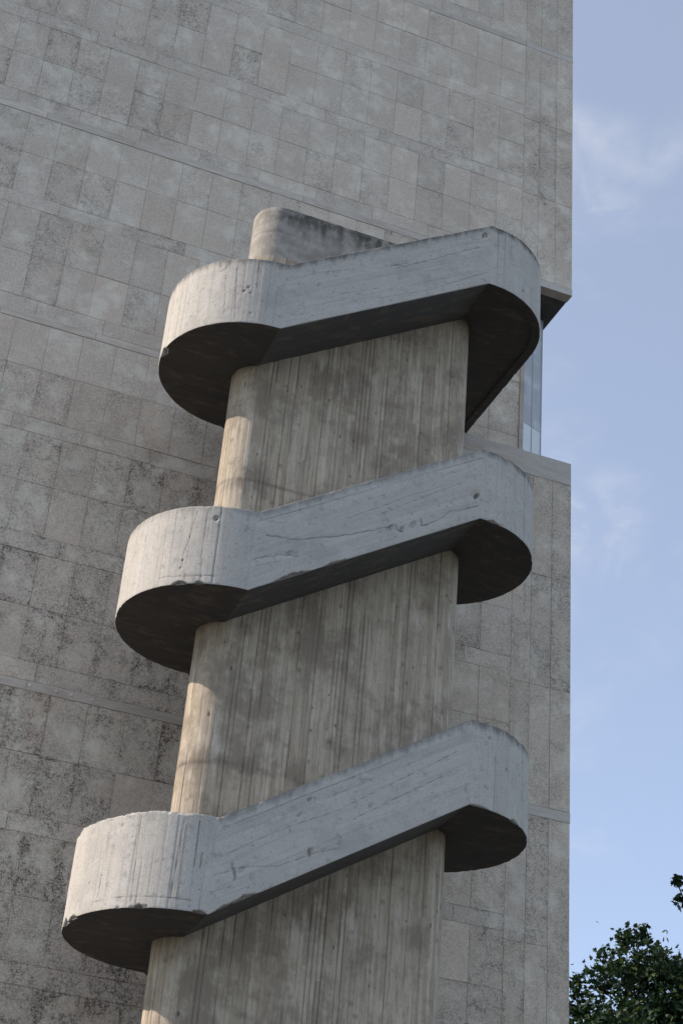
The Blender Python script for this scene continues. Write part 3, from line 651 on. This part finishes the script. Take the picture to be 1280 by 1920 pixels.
# board-marked spine wall: a stadium in plan, fine on the sides that show
def spine():
    bw = 0.060
    Lf = CB-CA; per = []
    # travel: back-left ... round the left end ... front ... right end, then the back in one coarse run
    al = [(CA+CR*math.sin(t), YC-CR*math.cos(t), math.sin(t), -math.cos(t)) for t in np.linspace(-math.pi, 0, 140)]
    fr = [(x, YC-CR, 0, -1) for x in np.linspace(CA, CB, 400)[1:]]
    ar = [(CB+CR*math.sin(t), YC-CR*math.cos(t), math.sin(t), -math.cos(t)) for t in np.linspace(0, math.pi, 70)[1:]]
    bk = [(x, YC+CR, 0, 1) for x in np.linspace(CB, CA, 14)[1:-1]]
    P = np.array(al+fr+ar+bk); n = len(P)
    s = np.r_[0, np.cumsum(np.hypot(*np.diff(P[:, :2], axis=0).T))]
    zs = np.r_[np.linspace(0, 4, 12)[:-1], np.linspace(4, CTOP, 330)]
    U, Zz = np.meshgrid(s, zs, indexing='ij')
    idx = np.floor(U/bw).astype(int)
    rs = np.random.RandomState(77); phase = rs.rand(400)*1.9
    lift = np.floor((Zz+phase[idx % 400])/1.9).astype(int)
    D = (rs.rand(400, 40)[idx % 400, lift % 40]-0.5)*0.006
    fr_ = np.abs(U/bw-np.round(U/bw))*bw
    st_ = rs.choice([0.1, 0.4, 1.0], 400)[np.round(U/bw).astype(int) % 400]
    upper = Zz > Z0+15.59
    g = np.exp(-(fr_/0.0075)**2)*st_*sstep(0.28, 0.5, fbm(U*9, Zz*1.3, 3, 3))
    D = np.where(upper, 0, D-0.006*g); le = np.abs(((Zz+phase[idx % 400])/1.9) % 1.0); le = np.minimum(le, 1-le)*1.9
    ge = np.exp(-(le/0.014)**2)*rs.choice([0, 0.5, 1.0], (400, 40))[idx % 400, np.round((Zz+phase[idx % 400])/1.9).astype(int) % 40]
    ST = np.where(upper, 0, 0.62*g+0.5*ge)
    hb = np.abs(Zz/0.16-np.round(Zz/0.16))*0.16
    gh = np.exp(-(hb/0.012)**2)*sstep(0.35, 0.6, fbm(U*1.2, np.round(Zz/0.16)*3.1, 8, 3))
    D = D-np.where(upper, 0.006*gh, 0); ST = ST+np.where(upper, 0.35*gh, 0)
    for zj in (Z0+11.72, Z0+7.72):               # pour joints
        zz = zj+(fbm(U*1.5, U*0, 5, 3)-0.5)*0.10
        k = np.exp(-((Zz-zz)/0.022)**2)*(0.4+0.6*fbm(U*4, Zz*0, 6, 3))
        D -= 0.007*k; ST += 0.75*k
        drip = np.clip(1-(np.abs(Zz-zz+0.03))/0.16, 0, 1)*sstep(0.52, 0.68, fbm(U*3.0, Zz*3, 12, 3)); ST += 0.45*drip
    D += (fbm(U*1.5, Zz*1.5, 2, 3)-0.5)*0.008
    cap = sstep(CTOP-0.03, CTOP, Zz); D -= cap*0.010
    tipn = (fbm(s*7, s*0, 15, 4)-0.5)*0.022
    A = np.stack([P[:, 0][:, None]+P[:, 2][:, None]*D, P[:, 1][:, None]+P[:, 3][:, None]*D, Zz+tipn[:, None]*sstep(CTOP-0.3, CTOP, Zz)], -1)
    m_ = len(zs)
    i, j = np.meshgrid(np.arange(n), np.arange(m_-1), indexing='ij'); i2 = (i+1) % n
    Fq = np.stack([i*m_+j, i2*m_+j, i2*m_+j+1, i*m_+j+1], -1).reshape(-1, 4)
    V = A.reshape(-1, 3); uv = np.stack([U, Zz], -1).reshape(-1, 2); st = np.clip(ST, 0, 1).reshape(-1)
    # top cap: strip quads between the front and back runs via a centre ridge
    cen = np.stack([np.clip(P[:, 0], CA, CB), np.full(n, YC), np.full(n, CTOP+0.01)], -1)
    b0 = len(V); V = np.concatenate([V, cen]); uv = np.concatenate([uv, np.stack([s, np.full(n, CTOP)], -1)]); st = np.r_[st, np.zeros(n)]
    ii = np.arange(n); jj = (ii+1) % n
    Fc = np.stack([ii*m_+m_-1, jj*m_+m_-1, b0+jj, b0+ii], -1)
    me = mesh_np('spine_wall', V, np.concatenate([Fq, Fc]), uv, st, smooth=True)
    link('spine_wall', me, MAT_CORE, tower, tinv)
spine()

# ------------------------------------------------------------------ plane trees behind the corner
def leaf_shape():
    pts = [(0, 0), (.30, -.02), (.50, .22), (.26, .34), (.34, .72), (.10, .62), (0, 1.0), (-.10, .62), (-.34, .72), (-.26, .34), (-.50, .22), (-.30, -.02)]
    return np.array([(x, y-0.35, -0.25*abs(x)) for x, y in pts])
LEAF = leaf_shape()
def tube(bm, a, b, ra, rb, seg=7):
    a, b = Vector(a), Vector(b); q = (b-a).to_track_quat('Z', 'Y')
    ra_ = [bm.verts.new(a+q @ Vector((ra*math.cos(t), ra*math.sin(t), 0))) for t in [2*math.pi*i/seg for i in range(seg)]]
    rb_ = [bm.verts.new(b+q @ Vector((rb*math.cos(t), rb*math.sin(t), 0))) for t in [2*math.pi*i/seg for i in range(seg)]]
    for i in range(seg): bm.faces.new((ra_[i], ra_[(i+1) % seg], rb_[(i+1) % seg], rb_[i]))
def tree(base, clumps, label, seed, size=0.24, trunk_r=0.33, fork=7.5, density=1.0):
    t = thing('plane_tree', label, 'tree', base)
    rs = np.random.RandomState(seed); B = Vector(base)
    bm = bmesh.new(); f = Vector((0.2, 0.1, fork))
    prev = Vector((0, 0, -0.1)); n = 5
    for i in range(1, n+1):
        p = Vector((0.12*math.sin(i*1.3), 0.1*math.cos(i), -0.1)).lerp(f, i/n) if i < n else f
        tube(bm, prev, p, trunk_r*(1-0.09*(i-1)), trunk_r*(1-0.09*i), 10); prev = p
    leaves = []
    for (x, y, z, r) in clumps:
        c = Vector((x, y, z))-B
        mid = f.lerp(c, 0.5)+Vector(rs.uniform(-.4, .4, 3))
        rad = 0.05+0.05*r
        tube(bm, f, mid, rad, rad*0.6, 6); tube(bm, mid, c, rad*0.6, 0.015, 5)
        nsub = max(4, int(7*r)); cnt = int(density*230*r**2.1)+24
        subs = []
        for _ in range(nsub):
            d = rs.normal(size=3); d /= np.linalg.norm(d); d[2] = d[2]*0.9+0.15
            e = np.array(c)+d*r*rs.uniform(0.55, 0.98); subs.append(e)
            tube(bm, c, Vector(e), 0.018, 0.006, 4)
        for _ in range(cnt):
            e = subs[rs.randint(nsub)]
            p = e+rs.normal(size=3)*r*0.23 if rs.rand() < 0.72 else np.array(c)+rs.normal(size=3)*r*0.42
            leaves.append(p)
    me = bpy.data.meshes.new('trunk'); bm.to_mesh(me); bm.free(); link('trunk', me, MAT_BARK, t)
    n = len(leaves); Lp = np.array(leaves)
    sc = size*rs.uniform(0.45, 1.35, n)
    ax = rs.normal(size=(n, 3)); ax[:, 2] = np.abs(ax[:, 2])+0.35; ax /= np.linalg.norm(ax, axis=1)[:, None]     # leaf normals, mostly up
    tv = rs.normal(size=(n, 3)); tv[:, 2] -= 0.5; tv -= (tv*ax).sum(1)[:, None]*ax; tv /= np.linalg.norm(tv, axis=1)[:, None]
    bv = np.cross(tv, ax)
    k = len(LEAF)
    V = Lp[:, None]+sc[:, None, None]*(LEAF[None, :, 0, None]*bv[:, None]+LEAF[None, :, 1, None]*tv[:, None]+LEAF[None, :, 2, None]*ax[:, None])
    Fq = (np.arange(n)[:, None]*k+np.arange(k)[None])
    me = mesh_np('crown', V.reshape(-1, 3), Fq)
    link('crown', me, MAT_LEAF, t)
    return t
rc = np.random.RandomState(4)
A = [(26.3, 45, 15.9, 1.7), (26.35, 45, 17.75, 1.15), (26.45, 45.2, 19.0, 0.50), (26.0, 45.1, 18.5, 0.35), (24.9, 45, 15.5, 1.15), (24.25, 45, 16.5, 0.55), (24.95, 44.8, 17.1, 0.5), (25.55, 45.4, 17.8, 0.5),
     (27.1, 45, 17.7, 0.6), (27.9, 45, 16.9, 0.95), (27.75, 45.2, 17.75, 0.45), (28.2, 45.4, 18.2, 0.5), (27.0, 46, 15.7, 1.4), (28.6, 45.5, 15.9, 1.8), (24.0, 46, 14.4, 1.3), (25.9, 44, 13.8, 2.0), (28.0, 44.5, 13.7, 2.2), (23.2, 46, 13.6, 1.4)]
A += [(26.6+rc.uniform(-3.6, 4.5), 46+rc.uniform(-3, 3), rc.uniform(9.5, 13.6), rc.uniform(1.2, 1.9)) for _ in range(14)]
tree((26.8, 46.5, 0), A, 'dark green plane tree showing its broken crown just right of the building corner', 21, fork=8.5, size=0.18, density=3.4)
Bc = [(18.72, 30, 14.15, 0.24), (18.62, 30.1, 14.55, 0.15), (19.0, 30, 14.1, 0.36), (20.9, 31, 14.6, 1.1), (21.6, 31, 15.6, 1.5), (22.6, 31.5, 16.6, 1.6), (22.2, 30, 12.6, 1.7), (23.0, 31, 13.8, 1.9), (24.2, 32, 14.8, 1.8), (24.0, 31, 12.0, 1.8), (23.4, 32, 10.6, 1.7)]
Bc += [(rc.uniform(22.4, 25.0), rc.uniform(29.5, 33.0), rc.uniform(8.2, 14.5), rc.uniform(1.1, 1.6)) for _ in range(16)]
tree((22.6, 31.2, 0), Bc, 'nearer plane tree of which only leafy twigs reach into the picture at its right edge', 22, size=0.17, fork=6.5, density=1.9)
